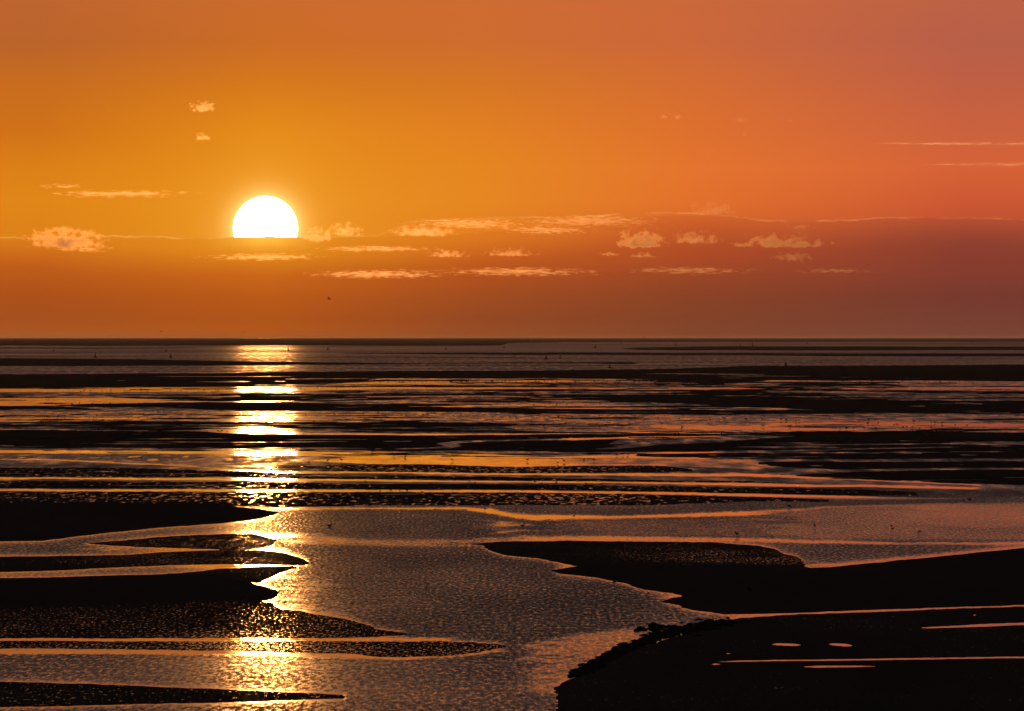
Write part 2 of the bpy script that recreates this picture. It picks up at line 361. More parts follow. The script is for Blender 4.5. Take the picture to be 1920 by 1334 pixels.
# state of the water surface: roughness of the ripples, share of glitter, knots
WATER = [
 (.30,.15,[(L_,727,737),(R_,727,737)]),
 (.07,.05,[(L_,727.5,735.5),(400,726,735.5),(720,726.5,730.5),(1040,727,731),(1400,727.5,731),(R_,727,731)]),
 (.10,.10,[(560,710,724),(900,710,722),(1400,712,722),(R_,714,722)]),
 (.26,.10,[(1000,716,721),(1500,715,720),(R_,715,731)]),
 (.34,.25,[(60,737.5,743),(150,736,744.5),(330,736,743),(430,737,741)]),
 (.10,.30,[(L_,743,762),(80,744,761),(190,745,757),(240,747,756),(400,752,755),(640,752.5,754.5)]),
 (.26,.75,[(600,741,752),(760,740,760),(1000,741,762),(1200,757,762)]),
 (.10,.10,[(700,759,765),(900,759,763),(1040,758,761.5),(1200,759.5,762),(1360,762.5,764.5),(1480,766,769)]),
 (.36,.10,[(880,761.5,764),(1040,761.2,765.2),(1360,764,767.5)]),
 (.10,.05,[(880,764,766.8),(1040,765,768),(1360,767.2,769.6)]),
 (.30,.92,[(L_,770,795),(720,771,797),(1000,775,793),(1360,779,792),(R_,777,793)]),
 (.06,.05,[(L_,783,786.5),(80,783.2,786.4),(220,783.4,786.4),(340,785,786)]),
 (.06,.05,[(L_,789.5,793),(80,789.8,792),(160,790,791.2)]),
 (.55,.30,[(L_,792.5,801.5),(80,792.5,801.5),(300,793,802),(420,796,801),(700,796,811),(1000,799,812),(1080,803,808)]),
 (.28,.30,[(L_,801.5,807),(250,802,808),(400,803,811),(480,806,815)]),
 (.13,.55,[(380,800,815),(560,800,814)]),
 (.27,.75,[(900,791,801),(1040,791,812),(1240,792,812),(1360,789,814),(1520,784,814),(1700,783,812),(R_,785,812)]),
 (.28,.30,[(1360,779,787),(1500,779,785),(1640,780,789),(R_,783,794)]),
 (.09,.10,[(1200,799,805.5),(1300,797,806.5),(1400,796.5,807),(1560,804,812),(1640,805,811)]),
 (.06,.05,[(1420,791,799),(1560,790,796),(1700,793,800),(R_,797,803)]),
 (.40,.15,[(1280,811,814),(1400,812.5,817),(1500,810.5,816),(1560,813,813.5)]),
 (.05,.0,[(520,812.6,815.4),(720,812.3,815.6),(840,813,816.5),(1000,813.2,815.2),(1240,809,811.5),(1360,812,814)]),
 (.05,.0,[(1040,821.8,824.6),(1075,820.4,826),(1180,818.6,822.4),(1360,814,819)]),
 (.32,.10,[(L_,839.5,844.5),(520,842,846),(1000,846,850),(1150,848,851)]),
 (.06,.05,[(L_,844,852),(80,844.5,851),(440,846,853),(640,848,868),(700,847,871),(960,853,876),(1040,857,876),(1130,853,874),(1250,848,874),(1400,846,850)]),
 (.34,.80,[(L_,851,866),(80,851,862),(300,851,871),(440,852,880),(470,856,868)]),
 (.40,.5,[(500,855,863),(560,855,863),(645,857,859)]),
 (.34,.30,[(980,846,856),(1100,846,852),(1180,852,856)]),
 (.20,.35,[(1060,858,871),(1200,860,872),(1400,862,880),(1500,878,884)]),
 (.05,.0,[(L_,861,863.2),(80,861.5,863.8),(300,870,872.8),(440,880,883),(520,883.5,887.5),(700,885.5,888.4),(960,887.5,891.5),(1160,887.5,892.5),(1400,888,894.5),(1600,895.5,900.5),(1840,908.5,912)]),
 (.36,.10,[(L_,863.5,872),(80,864,868),(300,872.8,879),(440,881,884)]),
 (.36,.10,[(600,888.5,890),(960,891.5,896),(1160,892.5,899),(1400,894.5,903),(1600,900,909),(1840,912,918)]),
 (.05,.0,[(L_,895,898.6),(80,895,898.6),(520,897.5,903),(960,901.5,905.2),(1160,903.8,907.5),(1400,906,912.4),(1600,909.5,915.5),(1840,914.5,919)]),
 (.36,.05,[(L_,898.6,902),(420,901,904),(960,905.2,908.5),(1160,907.5,911),(1400,912.4,915)]),
 (.05,.0,[(L_,917,921.6),(80,917.2,921.4),(520,917.8,922.6),(960,918.8,923.4),(1160,921.5,926),(1400,925.5,931.6),(1600,930.5,937.5),(1840,936,942)]),
 (.50,.45,[(1400,912,926),(1600,914,930),(1840,919,936),(R_,922,938)]),
 (.44,.45,[(960,946,968),(1200,940,968),(1400,934,962),(1600,936,954),(1840,934,948),(R_,934,948)]),
 (.46,.20,[(480,956,1020),(520,955,1250),(900,957,1250),(1060,980,1250),(1300,1120,1250)]),
 (.05,.05,[(480,957,961.5),(520,952.8,957),(700,951.8,955.6),(870,951.5,956.5),(920,954,964),(960,962.5,972),(1000,965,976),(1160,967.5,975),(1400,959.5,967.5),(1560,949.5,953),(1840,945,948)]),
 (.40,.75,[(985,978,1006),(1100,975,1006),(1350,972,1006),(1420,968,1010),(1540,985,1008)]),
 (.13,.35,[(890,975,1014),(930,976,1014),(985,978,1010),(1010,985,1008)]),
 (.20,.20,[(560,1008,1022),(700,1012,1024),(880,1010,1026),(930,1012,1020)]),
 (.10,.25,[(960,1005,1016),(1120,1005,1016),(1400,1009,1017),(1600,1013,1021),(1700,1018,1023),(R_,1014,1022)]),
 (.26,.60,[(1380,962,975),(1460,957,1010),(1600,950,1012),(1840,946,1014),(R_,940,1010)]),
 (.2,.6,[(1640,950,972),(1760,946,985),(1840,945,990),(R_,940,985)]),
 (.42,.3,[(1420,1016,1026),(1480,1020,1052),(1600,1024,1052),(1840,1022,1034)]),
 (.10,.05,[(1478,1040,1046),(1500,1046,1066),(1560,1056,1066),(1640,1050,1058),(1840,1031,1038),(R_,1000,1008)]),
 (.42,.20,[(L_,1000,1046),(80,1014,1046),(218,1003,1016),(420,984,1002),(500,972,998)]),
 (.09,.10,[(110,1020,1026),(170,1018,1034),(260,1024,1036),(300,1030,1036)]),
 (.10,.20,[(430,1000,1004),(480,999,1008),(540,1000,1020),(600,1003,1019),(680,1010,1014)]),
 (.06,.05,[(480,1024,1032),(500,1023,1036),(560,1030,1040)]),
 (.36,.1,[(L_,1071,1090),(80,1072,1083),(300,1063,1078),(380,1064,1070)]),
 (.06,.05,[(300,1062,1066),(412,1058,1067),(480,1058,1064),(560,1059,1064)]),
 (.26,.6,[(470,1070,1130),(510,1076,1136),(570,1080,1150),(640,1084,1160)]),
 (.18,.5,[(930,1212,1300),(1100,1186,1300),(1200,1176,1300),(1330,1152,1300)]),
 (.06,.05,[(L_,1197,1201.8),(80,1197,1201.8),(430,1197.2,1202.4),(660,1196.4,1202),(870,1195,1203)]),
 (.06,.05,[(L_,1217,1228),(80,1217.4,1227),(430,1219.5,1228),(660,1226,1236),(760,1232,1238),(950,1213,1222)]),
 (.36,.40,[(L_,1228,1290),(560,1236,1290),(800,1240,1320),(1000,1240,1320)]),
 (.30,.5,[(400,1221,1262),(480,1221,1262),(560,1223,1262),(640,1230,1262)]),
 (.34,.1,[(1380,1150,1156),(1500,1148,1153),(1840,1136,1142),(R_,1126,1132)]),
 (.10,.05,[(1200,1105,1122),(1290,1114,1124),(1310,1130,1146),(1400,1151,1158)]),
]

SAND.append(('sand_ripples', 0.0, 0.08, None))
def fields(X, Y):
    wx = fbm(X / 90.0, Y / 14.0, 4) * 2
    near = np.clip((Y - 700) / 400.0, 0, 1)
    fine = fbm(X / 14.0, Y / 3.0, 3)
    Yw = Y + wx * (0.7 + 1.0 * near) + fine * (0.5 + 1.6 * near)
    Xw = X + fbm(X / 40.0 + 40, Y / 10.0, 3) * (10 + 14 * near) + fbm(X / 9.0 + 4, Y / 3.0, 2) * 9 * near
    M = np.zeros_like(X); D = np.zeros_like(X); W = np.zeros_like(X); OWN = np.full(X.shape, -1)
    for k, (nm, h, wet, pts) in enumerate(SAND):
        if pts is None:      # low ridges left by the ebb between the channels
            n1 = fbm(X / 260.0 + 31, Y / 2.6 + 7, 4, 0.55); n2 = fbm(X / 700.0 + 5, Y / 16.0, 3)
            n3 = fbm(X / 110.0 + 71, Y / 1.5 + 2, 3, 0.5) - 0.05
            zone = np.clip((Y - 706) / 6, 0, 1) * np.clip((868 - Y) / 12, 0, 1)
            c = np.clip((np.maximum(n1, n3) + 0.35 * n2 - 0.10) / 0.05, 0, 1) * zone
            up = c > M
            M = np.maximum(M, c); D = np.where(up, 0, D); W = np.where(up, wet, W); OWN = np.where(up & (c > 0.02), k, OWN)
            continue
        edge = nm in ('sandbar',) 
        yy = Y + (Yw - Y) * (0.55 if edge and h > 2 else 1.0)
        c = strip(Xw, yy, pts, 2.2 if Y.min() > 900 or h > .9 else 1.2)
        p = np.array(pts, float)
        t = np.interp(X, p[:, 0], p[:, 1]); b = np.interp(X, p[:, 0], p[:, 2])
        th = np.maximum(b - t, 0.01)
        q = np.clip((Y - t) / th, 0, 1)
        # crest close behind the far edge, long slope down to the near edge
        dome = np.clip(q / 0.22, 0, 1) ** 0.8 * (1 - q) ** 0.8 * np.clip(th / 14.0, 0, 1) * h
        if nm == 'sand_beach':
            dome = np.clip(q / 0.1, 0, 1) * h
        up = c > M
        M = np.maximum(M, c); D = np.where(up, dome, D); W = np.where(up, wet, W); OWN = np.where(up & (c > 0.02), k, OWN)
    n1 = fbm(X / 300.0 + 11, Y / 2.4 + 3, 4, 0.55); n2 = fbm(X / 500.0 + 25, Y / 20.0, 3)
    n3 = fbm(X / 90.0 + 51, Y / 1.5 + 8, 3, 0.5) - 0.04
    zone = np.clip((Y - 700) / 6, 0, 1) * np.clip((930 - Y) / 12, 0, 1)
    slit = np.clip((np.maximum(n1, n3) + 0.3 * n2 - np.where(Y > 800, 0.215, 0.25)) / 0.04, 0, 1) * zone
    M = M * (1 - slit); D = D * (1 - slit)
    for pts in CUT:
        c = strip(X + (Xw - X) * .3, Y + (Yw - Y) * 0.35, pts, 0.9)
        M = M * (1 - c); D = D * (1 - c)
    amp = np.where(D > 1.6, 0.8, 0.34)
    zpx = (M - 0.5) * 2.0 * amp + D * M
    # hollows and low ridges of the sand
    zpx = zpx + fbm(X / 120.0 + 9, Y / 9.0, 4) * 0.5 * M * np.clip(D, 0, 1)
    return M, zpx, W, OWN

def water_state(X, Y):
    Yw = Y + fbm(X / 110.0 + 3, Y / 12.0, 4) * 3.0
    Yf = Yw + fbm(X / 10.0, Y / 2.5, 3) * np.clip((Y - 760) / 60, 0.3, 5)
    rip = np.full_like(X, 0.40); spk = np.full_like(X, 0.12)
    rip = np.where(Y < 700, 0.43 + 0.40 * fbm(X / 400.0, Y / 1.6, 4), rip)
    for r, s, pts in WATER:
        far = pts[0][1] < 945
        c = strip(X, Yf if r < .2 else Yw, pts, 1.6 if far else min(7.0, 0.35 * max(p[2] - p[1] for p in pts)))
        e = np.clip((max(p[2] - p[1] for p in pts) - 3) / 14, 0.15, 1) * (60 if far else 110)
        jig = fbm(X / 45.0 + 13, Y / 5.0, 4) * e * 2.2
        if pts[0][0] > L_: c = c * np.clip((X - pts[0][0] + jig) / e, 0, 1)
        if pts[-1][0] < R_: c = c * np.clip((pts[-1][0] - X + jig) / e, 0, 1)
        rip = rip * (1 - c) + r * c; spk = spk * (1 - c) + s * c
    return rip, spk

def link(name, me, mats, parent=None):
    o = bpy.data.objects.new(name, me)
    COL.objects.link(o)
    for m in (mats if isinstance(mats, (list, tuple)) else [mats]):
        if m is not None and m.name not in [x.name for x in me.materials if x]:
            me.materials.append(m)
    if parent: o.parent = parent
    return o

def grid_mesh(name, P, keep=None, attrs=None, smooth=True):
    """P: rows x cols x 3; keep: (rows-1)x(cols-1) faces"""
    nr, nc = P.shape[:2]
    idx = np.arange(nr * nc).reshape(nr, nc)
    q = np.stack([idx[1:, :-1], idx[1:, 1:], idx[:-1, 1:], idx[:-1, :-1]], -1)
    q = q[keep] if keep is not None else q.reshape(-1, 4)
    q = q.reshape(-1, 4)
    used, inv = np.unique(q, return_inverse=True)
    V = P.reshape(-1, 3)[used]; q = inv.reshape(-1, 4)
    me = bpy.data.meshes.new(name)
    me.vertices.add(len(V)); me.vertices.foreach_set('co', V.astype('f4').ravel())
    me.loops.add(q.size); me.loops.foreach_set('vertex_index', q.astype('i4').ravel())
    me.polygons.add(len(q))
    me.polygons.foreach_set('loop_start', np.arange(0, q.size, 4, dtype='i4'))
    me.polygons.foreach_set('loop_total', np.full(len(q), 4, dtype='i4'))
    me.polygons.foreach_set('use_smooth', np.full(len(q), smooth))
    for k, a in (attrs or {}).items():
        at = me.attributes.new(k, 'FLOAT', 'POINT')
        at.data.foreach_set('value', a.ravel()[used].astype('f4'))
    me.update(calc_edges=True)
    return me

# ------------------------------------------------------------------ materials of the ground
def new_mat(name):
    m = bpy.data.materials.new(name); m.use_nodes = True
    g = NT(m.node_tree)
    out = g.n('ShaderNodeOutputMaterial')
    b = g.n('ShaderNodeBsdfPrincipled')
    g.link(b.outputs[0], out.inputs[0])
    return m, g, b

def attr(g, name):
    nd = g.n('ShaderNodeAttribute', attribute_name=name)
    return nd.outputs['Fac']

def ripple_noise(g, sx, sy, detail, rough=0.6):
    tc = g.n('ShaderNodeNewGeometry')
    mp = g.n('ShaderNodeMapping')
    mp.inputs['Scale'].default_value = (sx, sy, 1.0)
    g.link(tc.outputs['Position'], mp.inputs['Vector'])
    return g.noise(mp.outputs[0], 1.0, detail, rough)

def mat_water():
    m, g, b = new_mat('tidal_water')
    b.inputs['Base Color'].default_value = (0.012, 0.010, 0.009, 1)
    b.inputs['IOR'].default_value = 1.33
    rip = attr(g, 'rip'); spk = attr(g, 'spk')
    far = attr(g, 'far')
    n = g.mix(far, ripple_noise(g, 4.4, 0.52, 4, 0.7), ripple_noise(g, 0.30, 0.034, 6, 0.65))   # wind ripples, patchy
    big = ripple_noise(g, 0.09, 0.02, 5, 0.6)    # cat's paws
    n1 = g.rng(n, 0.36, 0.64, -1.0, 1.0)
    r = g.m('MULTIPLY', rip, g.m('MULTIPLY_ADD', n1, 0.62, 1.0))
    r = g.m('MULTIPLY', r, g.rng(big, 0.3, 0.7, 0.8, 1.2))
    thr = g.m('MULTIPLY_ADD', spk, -0.22, 0.72)
    glit = g.rng(g.m('SUBTRACT', n, thr), 0.0, 0.05)
    glit = g.m('MULTIPLY', glit, g.m('MULTIPLY', spk, 1.6, clamp=True))
    r = g.m('ADD', g.m('MULTIPLY', r, g.m('SUBTRACT', 1.0, glit)), g.m('MULTIPLY', glit, 0.11))
    r = g.m('MAXIMUM', r, 0.03)
    g.link(r, b.inputs['Roughness'])
    # long low swell tilts the surface by a few thousandths
    bp = g.n('ShaderNodeBump'); bp.inputs['Strength'].default_value = 1.0
    hgt = g.m('MULTIPLY', ripple_noise(g, 0.35, 0.12, 4, 0.55), g.m('MULTIPLY', rip, 0.10))
    bp.inputs['Distance'].default_value = 1.0
    g.link(hgt, bp.inputs['Height'])
    g.link(bp.outputs[0], b.inputs['Normal'])
    return m

def mat_sand():
    m, g, b = new_mat('tidal_sand')
    wet = attr(g, 'wet')
    big = ripple_noise(g, 0.05, 0.012, 6, 0.6)
    c = g.mix(big, (0.034, 0.025, 0.019), (0.075, 0.054, 0.039))
    g.link(c, b.inputs['Base Color'])
    far = attr(g, 'far')
    n = g.mix(far, ripple_noise(g, 6.0, 0.8, 4, 0.7), ripple_noise(g, 1.5, 0.17, 5, 0.68))
    thr = g.m('MULTIPLY_ADD', wet, -0.13, 0.668)
    film = g.rng(g.m('SUBTRACT', g.m('ADD', n, g.m('MULTIPLY', g.m('SUBTRACT', big, 0.5), 0.3)), thr), 0.0, 0.05)
    film = g.m('MULTIPLY', film, g.m('MULTIPLY', wet, 2.0, clamp=True))
    dull = g.rng(wet, 0.0, 0.5, 0.92, 0.52)
    dull = g.m('MULTIPLY', dull, g.rng(n, 0.3, 0.7, 0.85, 1.1))
    r = g.m('ADD', g.m('MULTIPLY', dull, g.m('SUBTRACT', 1.0, film)), g.m('MULTIPLY', film, 0.14))
    g.link(r, b.inputs['Roughness'])
    g.link(g.m('MAXIMUM', g.m('MULTIPLY', film, 0.5), g.m('MULTIPLY', g.rng(n, 0.3, 0.65, 0.15, 1.0), 0.0)), b.inputs['Specular IOR Level'])
    b.inputs['IOR'].default_value = 1.33
    return m

M_WATER = mat_water()
M_SAND = mat_sand()

def build_ground():
    # one sheet of seabed out to the horizon
    me = bpy.data.meshes.new('seabed')
    S = 74000.0
    me.from_pydata([(-S, -2000, -3.0), (S, -2000, -3.0), (S, S, -3.0), (-S, S, -3.0)], [], [(0, 1, 2, 3)])
    at = me.attributes.new('wet', 'FLOAT', 'POINT'); at.data.foreach_set('value', [0.1] * 4)
    o = link('seabed', me, M_SAND); o['kind'] = 'structure'
    # water: fine where the lens looks, coarse beyond
    ys = np.concatenate([np.arange(634.65, 700, 0.5), np.arange(700, 960, 0.6), np.arange(960, 1450, 1.0),
                         1450 * 1.25 ** np.arange(0, 11)])
    xs = np.concatenate([CX - 1300 * 1.6 ** np.arange(5, 0, -1), np.arange(-340, 2261, 6), CX + 1300 * 1.6 ** np.arange(1, 6)])
    X, Y = np.meshgrid(xs, ys)
    rip, spk = water_state(X, Y)
    Mx = fields(X, Y)[0]
    # water lies calm in the lee of the sand
    k = np.exp(-(np.arange(-18, 19) / 8.0) ** 2); k /= k.sum()
    prox = np.apply_along_axis(lambda v: np.convolve(v, k, 'same'), 0, Mx)
    lee = np.clip(prox * 2.0, 0, 1) * np.clip((Y - 945) / 30, 0, 1)
    rip = rip * (1 - lee) + np.minimum(rip, 0.10) * lee
    d = HC * F / (Y - YINF)
    P = np.stack([(X - CX) / F * d, d, np.zeros_like(d)], -1)
    me = grid_mesh('water', P, None, {'rip': rip, 'spk': spk, 'far': np.clip((945 - Y) / 60, 0, 1)})
    o = link('water', me, M_WATER); o['kind'] = 'structure'
    # sand
    ys = np.concatenate([np.arange(634.8, 700, 0.4), np.arange(700, 960, 0.6), np.arange(960, 1450, 1.0)])
    xs = np.concatenate([np.arange(-2000, -240, 40.0), np.arange(-240, 2161, 4.0), np.arange(2200, 3960, 40.0)])
    X, Y = np.meshgrid(xs, ys)
    M, zpx, W, OWN = fields(X, Y)
    d0 = HC * F / (Y - YINF)
    z = np.clip(zpx * d0 / F, -6.0, 40.0)
    d = (HC - z) * F / (Y - YINF)
    P = np.stack([(X - CX) / F * d, d, z], -1)
    # wetness runs from one bank into the next without a seam, with damp patches
    for s, ax in ((9.0, 0), (5.0, 1)):
        kk = np.exp(-(np.arange(-24, 25) / s) ** 2)
        num = np.apply_along_axis(lambda v: np.convolve(v, kk, 'same'), ax, W * (M > .1))
        den = np.apply_along_axis(lambda v: np.convolve(v, kk, 'same'), ax, (M > .1) * 1.0)
        tY = np.clip((Y - 925) / 50.0, 0, 1)
        W = W * (1 - tY) + tY * num / np.maximum(den, 1e-3)
    W = W + tY * fbm(X / 160.0 + 2, Y / 9.0, 5, 0.6) * 0.45 * np.clip(W * 6, 0, 1)
    W = np.clip(W, 0, 1)
    wet_mask = M > 0.02
    any4 = wet_mask[1:, :-1] | wet_mask[1:, 1:] | wet_mask[:-1, 1:] | wet_mask[:-1, :-1]
    o4 = np.max(np.stack([OWN[1:, :-1], OWN[1:, 1:], OWN[:-1, 1:], OWN[:-1, :-1]], -1), -1)
    for kk, (nm, h, wet, pts) in enumerate(SAND):
        keep = any4 & (o4 == kk)
        if not keep.any(): continue
        me = grid_mesh(nm, P, keep, {'wet': W, 'far': np.clip((1050 - Y) / 100, 0, 1)})
        o = link(nm, me, M_SAND); o['kind'] = 'structure'

build_ground()

# ------------------------------------------------------------------ clouds
def cloud_material(name, dens, asp, seed, g_aniso, cut, k, soft, col, flat):
    m = bpy.data.materials.new(name); m.use_nodes = True
    g = NT(m.node_tree)
    out = g.n('ShaderNodeOutputMaterial')
    v = g.n('ShaderNodeVolumePrincipled')
    g.link(v.outputs[0], out.inputs['Volume'])
    v.inputs['Color'].default_value = (*col, 1)
    v.inputs['Anisotropy'].default_value = g_aniso
    tc = g.n('ShaderNodeTexCoord')
    sp = g.n('ShaderNodeSeparateXYZ'); g.link(tc.outputs['Object'], sp.inputs[0])
    x, y, z = sp.outputs
    if flat:     # flat base, billowing top
        z = g.m('ADD', g.m('MULTIPLY', g.m('MAXIMUM', g.m('ADD', z, 0.45), 0.0), 0.69), g.m('MULTIPLY', g.m('MINIMUM', g.m('ADD', z, 0.45), 0.0), 3.2))
    rad = g.m('SQRT', g.m('ADD', g.m('ADD', g.m('MULTIPLY', x, x), g.m('MULTIPLY', y, y)), g.m('MULTIPLY', z, z)))
    nv = g.xyz(g.m('MULTIPLY_ADD', sp.outputs[0], asp[0], seed), g.m('MULTIPLY_ADD', sp.outputs[1], asp[1], seed * 0.7), g.m('MULTIPLY_ADD', sp.outputs[2], asp[2], seed * 1.3))
    n = g.noise(nv, 1.5, 6, 0.62)
    f = g.m('SUBTRACT', g.m('ADD', g.m('MULTIPLY', g.m('SUBTRACT', n, 0.5), k), cut), rad)
    d = g.rng(f, 0.0, soft, 0.0, 1.0)
    g.link(g.m('MULTIPLY', d, dens), v.inputs['Density'])
    m.cycles.volume_step_rate = 0.22
    return m

def ico(name, sub):
    bm = bmesh.new(); bmesh.ops.create_icosphere(bm, subdivisions=sub, radius=1.0)
    me = bpy.data.meshes.new(name); bm.to_mesh(me); bm.free()
    return me

CLOUD_D = 42000.0
# x0, y0, x1, y1, optical depth, noise lobes across, flat base, kind, label, group
GR_S = 'thin cloud streaks over the bay'
CLOUDS = [
 (350,184,412,214, 1.5, 3, 1, 'puff', 'small bright puff of cloud alone high above the sun', None),
 (358,246,400,266, 0.8, 3, 1, 'puff', 'faint small puff of cloud just below the high bright puff', None),
 (60,355,380,372, 0.8, 7, 0, 'streak', 'long thin bright cloud streak level with the top of the sun', None),
 (60,344,170,355, 0.5, 4, 0, 'streak', 'short thin cloud streak right above the long bright streak', None),
 (40,416,206,474, 4.6, 5, 1, 'puff', 'dark heaped cloud with a glowing crest at the far left of the bank', None),
 (90,460,230,474, 0.6, 5, 0, 'streak', 'wispy cloud shreds under the dark heaped cloud', None),
 (558,424,632,458, 3.4, 4, 1, 'puff', 'small dark cloud lump close beside the sun', None),
 (606,412,690,448, 0.9, 4, 1, 'puff', 'pale torn cloud behind the small dark lump beside the sun', None),
 (715,416,872,448, 1.2, 6, 1, 'puff', 'golden heaped cloud at the start of the bright cloud band', None),
 (760,408,1010,432, 1.0, 9, 0, 'streak', 'torn golden cloud band with ragged lit edges', None),
 (960,402,1260,428, 0.9, 9, 0, 'streak', 'long orange end of the torn cloud band', None),
 (930,422,1130,442, 0.8, 7, 0, 'streak', 'lower frayed strand of the torn cloud band', None),
 (795,464,886,486, 0.9, 5, 1, 'puff', 'small frayed cloud under the torn golden band', None),
 (900,461,1018,484, 0.9, 4, 1, 'puff', 'flat bottomed golden cloud floating alone below the band', None),
 (1142,424,1258,472, 4.5, 4, 1, 'puff', 'dark crested heap cloud with a bright hooked top', None),
 (1250,428,1362,462, 1.3, 4, 1, 'puff', 'reddish heap cloud touching the dark crested one', None),
 (1280,374,1390,408, 0.9, 3, 1, 'puff', 'peach coloured heap cloud rising above the bank edge', None),
 (1370,434,1562,470, 4.0, 3, 1, 'puff', 'wide tent shaped dull red cloud with dark core', None),
 (1436,470,1536,494, 0.5, 4, 0, 'puff', 'faint red smudge of cloud under the tent shaped cloud', None),
 (1176,469,1236,486, 0.7, 3, 1, 'puff', 'small dull orange cloud scrap under the crested heap cloud', None),
 (1118,471,1164,482, 0.6, 3, 0, 'puff', 'tiny orange cloud scrap beside the small dull scrap', None),
 (1474,420,1528,432, 0.5, 4, 0, 'streak', 'little red cloud tatter hanging under the bank edge', None),
 (1234,214,1255,223, 0.9, 2, 0, 'puff', 'one of two tiny cloud flecks side by side in the upper sky', 'paired cloud flecks'),
 (1260,215,1281,225, 1.0, 2, 0, 'puff', 'one of two tiny cloud flecks side by side in the upper sky', 'paired cloud flecks'),
 (1373,220,1403,231, 1.1, 3, 0, 'puff', 'largest two lobed cloud fleck in the upper sky', None),
 (1475,224,1487,230, 0.8, 2, 0, 'puff', 'smallest single dot of cloud in the upper sky', None),
 (1389,248,1404,257, 0.6, 2, 0, 'puff', 'slanting wisp of cloud under the two lobed fleck', None),
 (560,505,860,524, 0.9, 9, 0, 'streak', 'golden wavy cloud line low over the water', None),
 (800,500,1150,520, 0.8, 9, 0, 'streak', 'double stranded orange cloud line low over the water', None),
 (1148,499,1430,516, 0.6, 8, 0, 'streak', 'dull red cloud line low over the water', None),
 (1480,503,1660,514, 0.35, 7, 0, 'streak', 'faintest red cloud line low over the water', None),
 (370,474,620,490, 0.8, 9, 0, 'streak', 'thin glowing cloud shreds right under the sun', None),
 (580,460,830,474, 0.7, 8, 0, 'streak', 'thin golden cloud line beneath the small dark lump', None),
]
CLOUD_MESH = ico('cloud', 4)
def build_clouds():
    for i, (x0, y0, x1, y1, tau, lobes, flat, kind, lab, grp) in enumerate(CLOUDS):
        g_a = 0.945; dark = tau > 3
        tau = tau * 0.42 if dark else (0.16 + 0.32 * tau) * (1.0 if x0 < 1000 else 0.8)
        alb = (0.95, 0.87, 0.76) if dark else (0.995, 0.985, 0.97)  # thick clouds: shade of their cores is put into a lower scattering colour
        grow = 0.10 if kind == 'streak' else 0.04
        x0, x1, y0, y1 = x0 - grow * (x1 - x0), x1 + grow * (x1 - x0), y0 - grow * (y1 - y0), y1 + grow * (y1 - y0)
        D = CLOUD_D + 350 * i
        cx, cy = (x0 + x1) / 2, (y0 + y1) / 2
        a = (x1 - x0) / 2 / F * D; c = (y1 - y0) / 2 / F * D
        b = min(a, 2.2 * c) if kind == 'puff' else max(c * 3, a * 0.35)
        loc = ((cx - CX) / F * D, D, HC - (cy - YINF) / F * D)
        asp = (lobes * 0.8, lobes * 0.10, lobes * 0.8 * c / a * (1.35 if kind == 'puff' else 6.0))
        if kind == 'puff':
            mt = cloud_material('cloud_puff', tau * 1.6 / b, asp, 3.7 * i, g_a, 0.70, 2.2, 0.62, alb, flat)
        else:
            mt = cloud_material('cloud_streak', tau * 3.0 / b, asp, 3.7 * i, g_a, 0.54, 2.8, 0.60, alb, flat)
        me = CLOUD_MESH.copy()
        o = link('cloud', me, mt)
        o.location = loc; o.scale = (a, b, c)
        o['label'] = lab; o['category'] = 'cloud'
        if grp: o['group'] = grp

build_clouds()

# ------------------------------------------------------------------ mesh helpers for the small things
def simple_mat(name, col, rough=0.6, spec=0.3, noise_scale=6.0):
    m, g, b = new_mat(name)
    tc = g.n('ShaderNodeTexCoord')
    n = g.noise(tc.outputs['Object'], noise_scale, 4, 0.6)
    g.link(g.mix(n, [c * 0.7 for c in col], [min(1, c * 1.25) for c in col]), b.inputs['Base Color'])
    b.inputs['Roughness'].default_value = rough
    b.inputs['Specular IOR Level'].default_value = spec
    return m

def lathe(name, prof, seg=14):
    """surface of revolution from (radius, z) pairs"""
    V = []; Fc = []
    for r, z in prof:
        for s in range(seg):
            a = 2 * math.pi * s / seg
            V.append((r * math.cos(a), r * math.sin(a), z))
    for k in range(len(prof) - 1):
        for s in range(seg):
            s2 = (s + 1) % seg
            Fc.append((k * seg + s, k * seg + s2, (k + 1) * seg + s2, (k + 1) * seg + s))
    Fc.append(tuple(range(seg))[::-1])
    n = (len(prof) - 1) * seg
    Fc.append(tuple(range(n, n + seg)))
    me = bpy.data.meshes.new(name); me.from_pydata(V, [], Fc); me.update()
    return me

def tube_rings(path, radii, seg=8, squash=None):
    """loft along a path in the x-z plane; radii (side, up)"""
    V = []; Fc = []
    n = len(path)
    for k, (x, z) in enumerate(path):
        x0, z0 = path[max(k - 1, 0)]; x1, z1 = path[min(k + 1, n - 1)]
        L = math.hypot(x1 - x0, z1 - z0) or 1
        tx, tz = (x1 - x0) / L, (z1 - z0) / L
        rs, ru = radii[k]
        for s in range(seg):
            a = 2 * math.pi * s / seg
            V.append((x - tz * ru * math.sin(a), rs * math.cos(a), z + tx * ru * math.sin(a)))
    for k in range(n - 1):
        for s in range(seg):
            s2 = (s + 1) % seg
            Fc.append((k * seg + s, k * seg + s2, (k + 1) * seg + s2, (k + 1) * seg + s))
    Fc.append(tuple(range(seg))[::-1]); Fc.append(tuple(range((n - 1) * seg, n * seg)))
    return V, Fc

def merge(parts):
    V = []; Fc = []
    for v, f in parts:
        o = len(V); V += v; Fc += [tuple(i + o for i in q) for q in f]
    return V, Fc

def to_mesh(name, VF, smooth=True):
    me = bpy.data.meshes.new(name); me.from_pydata(VF[0], [], VF[1]); me.update()
    if smooth: me.polygons.foreach_set('use_smooth', [True] * len(me.polygons))
    return me

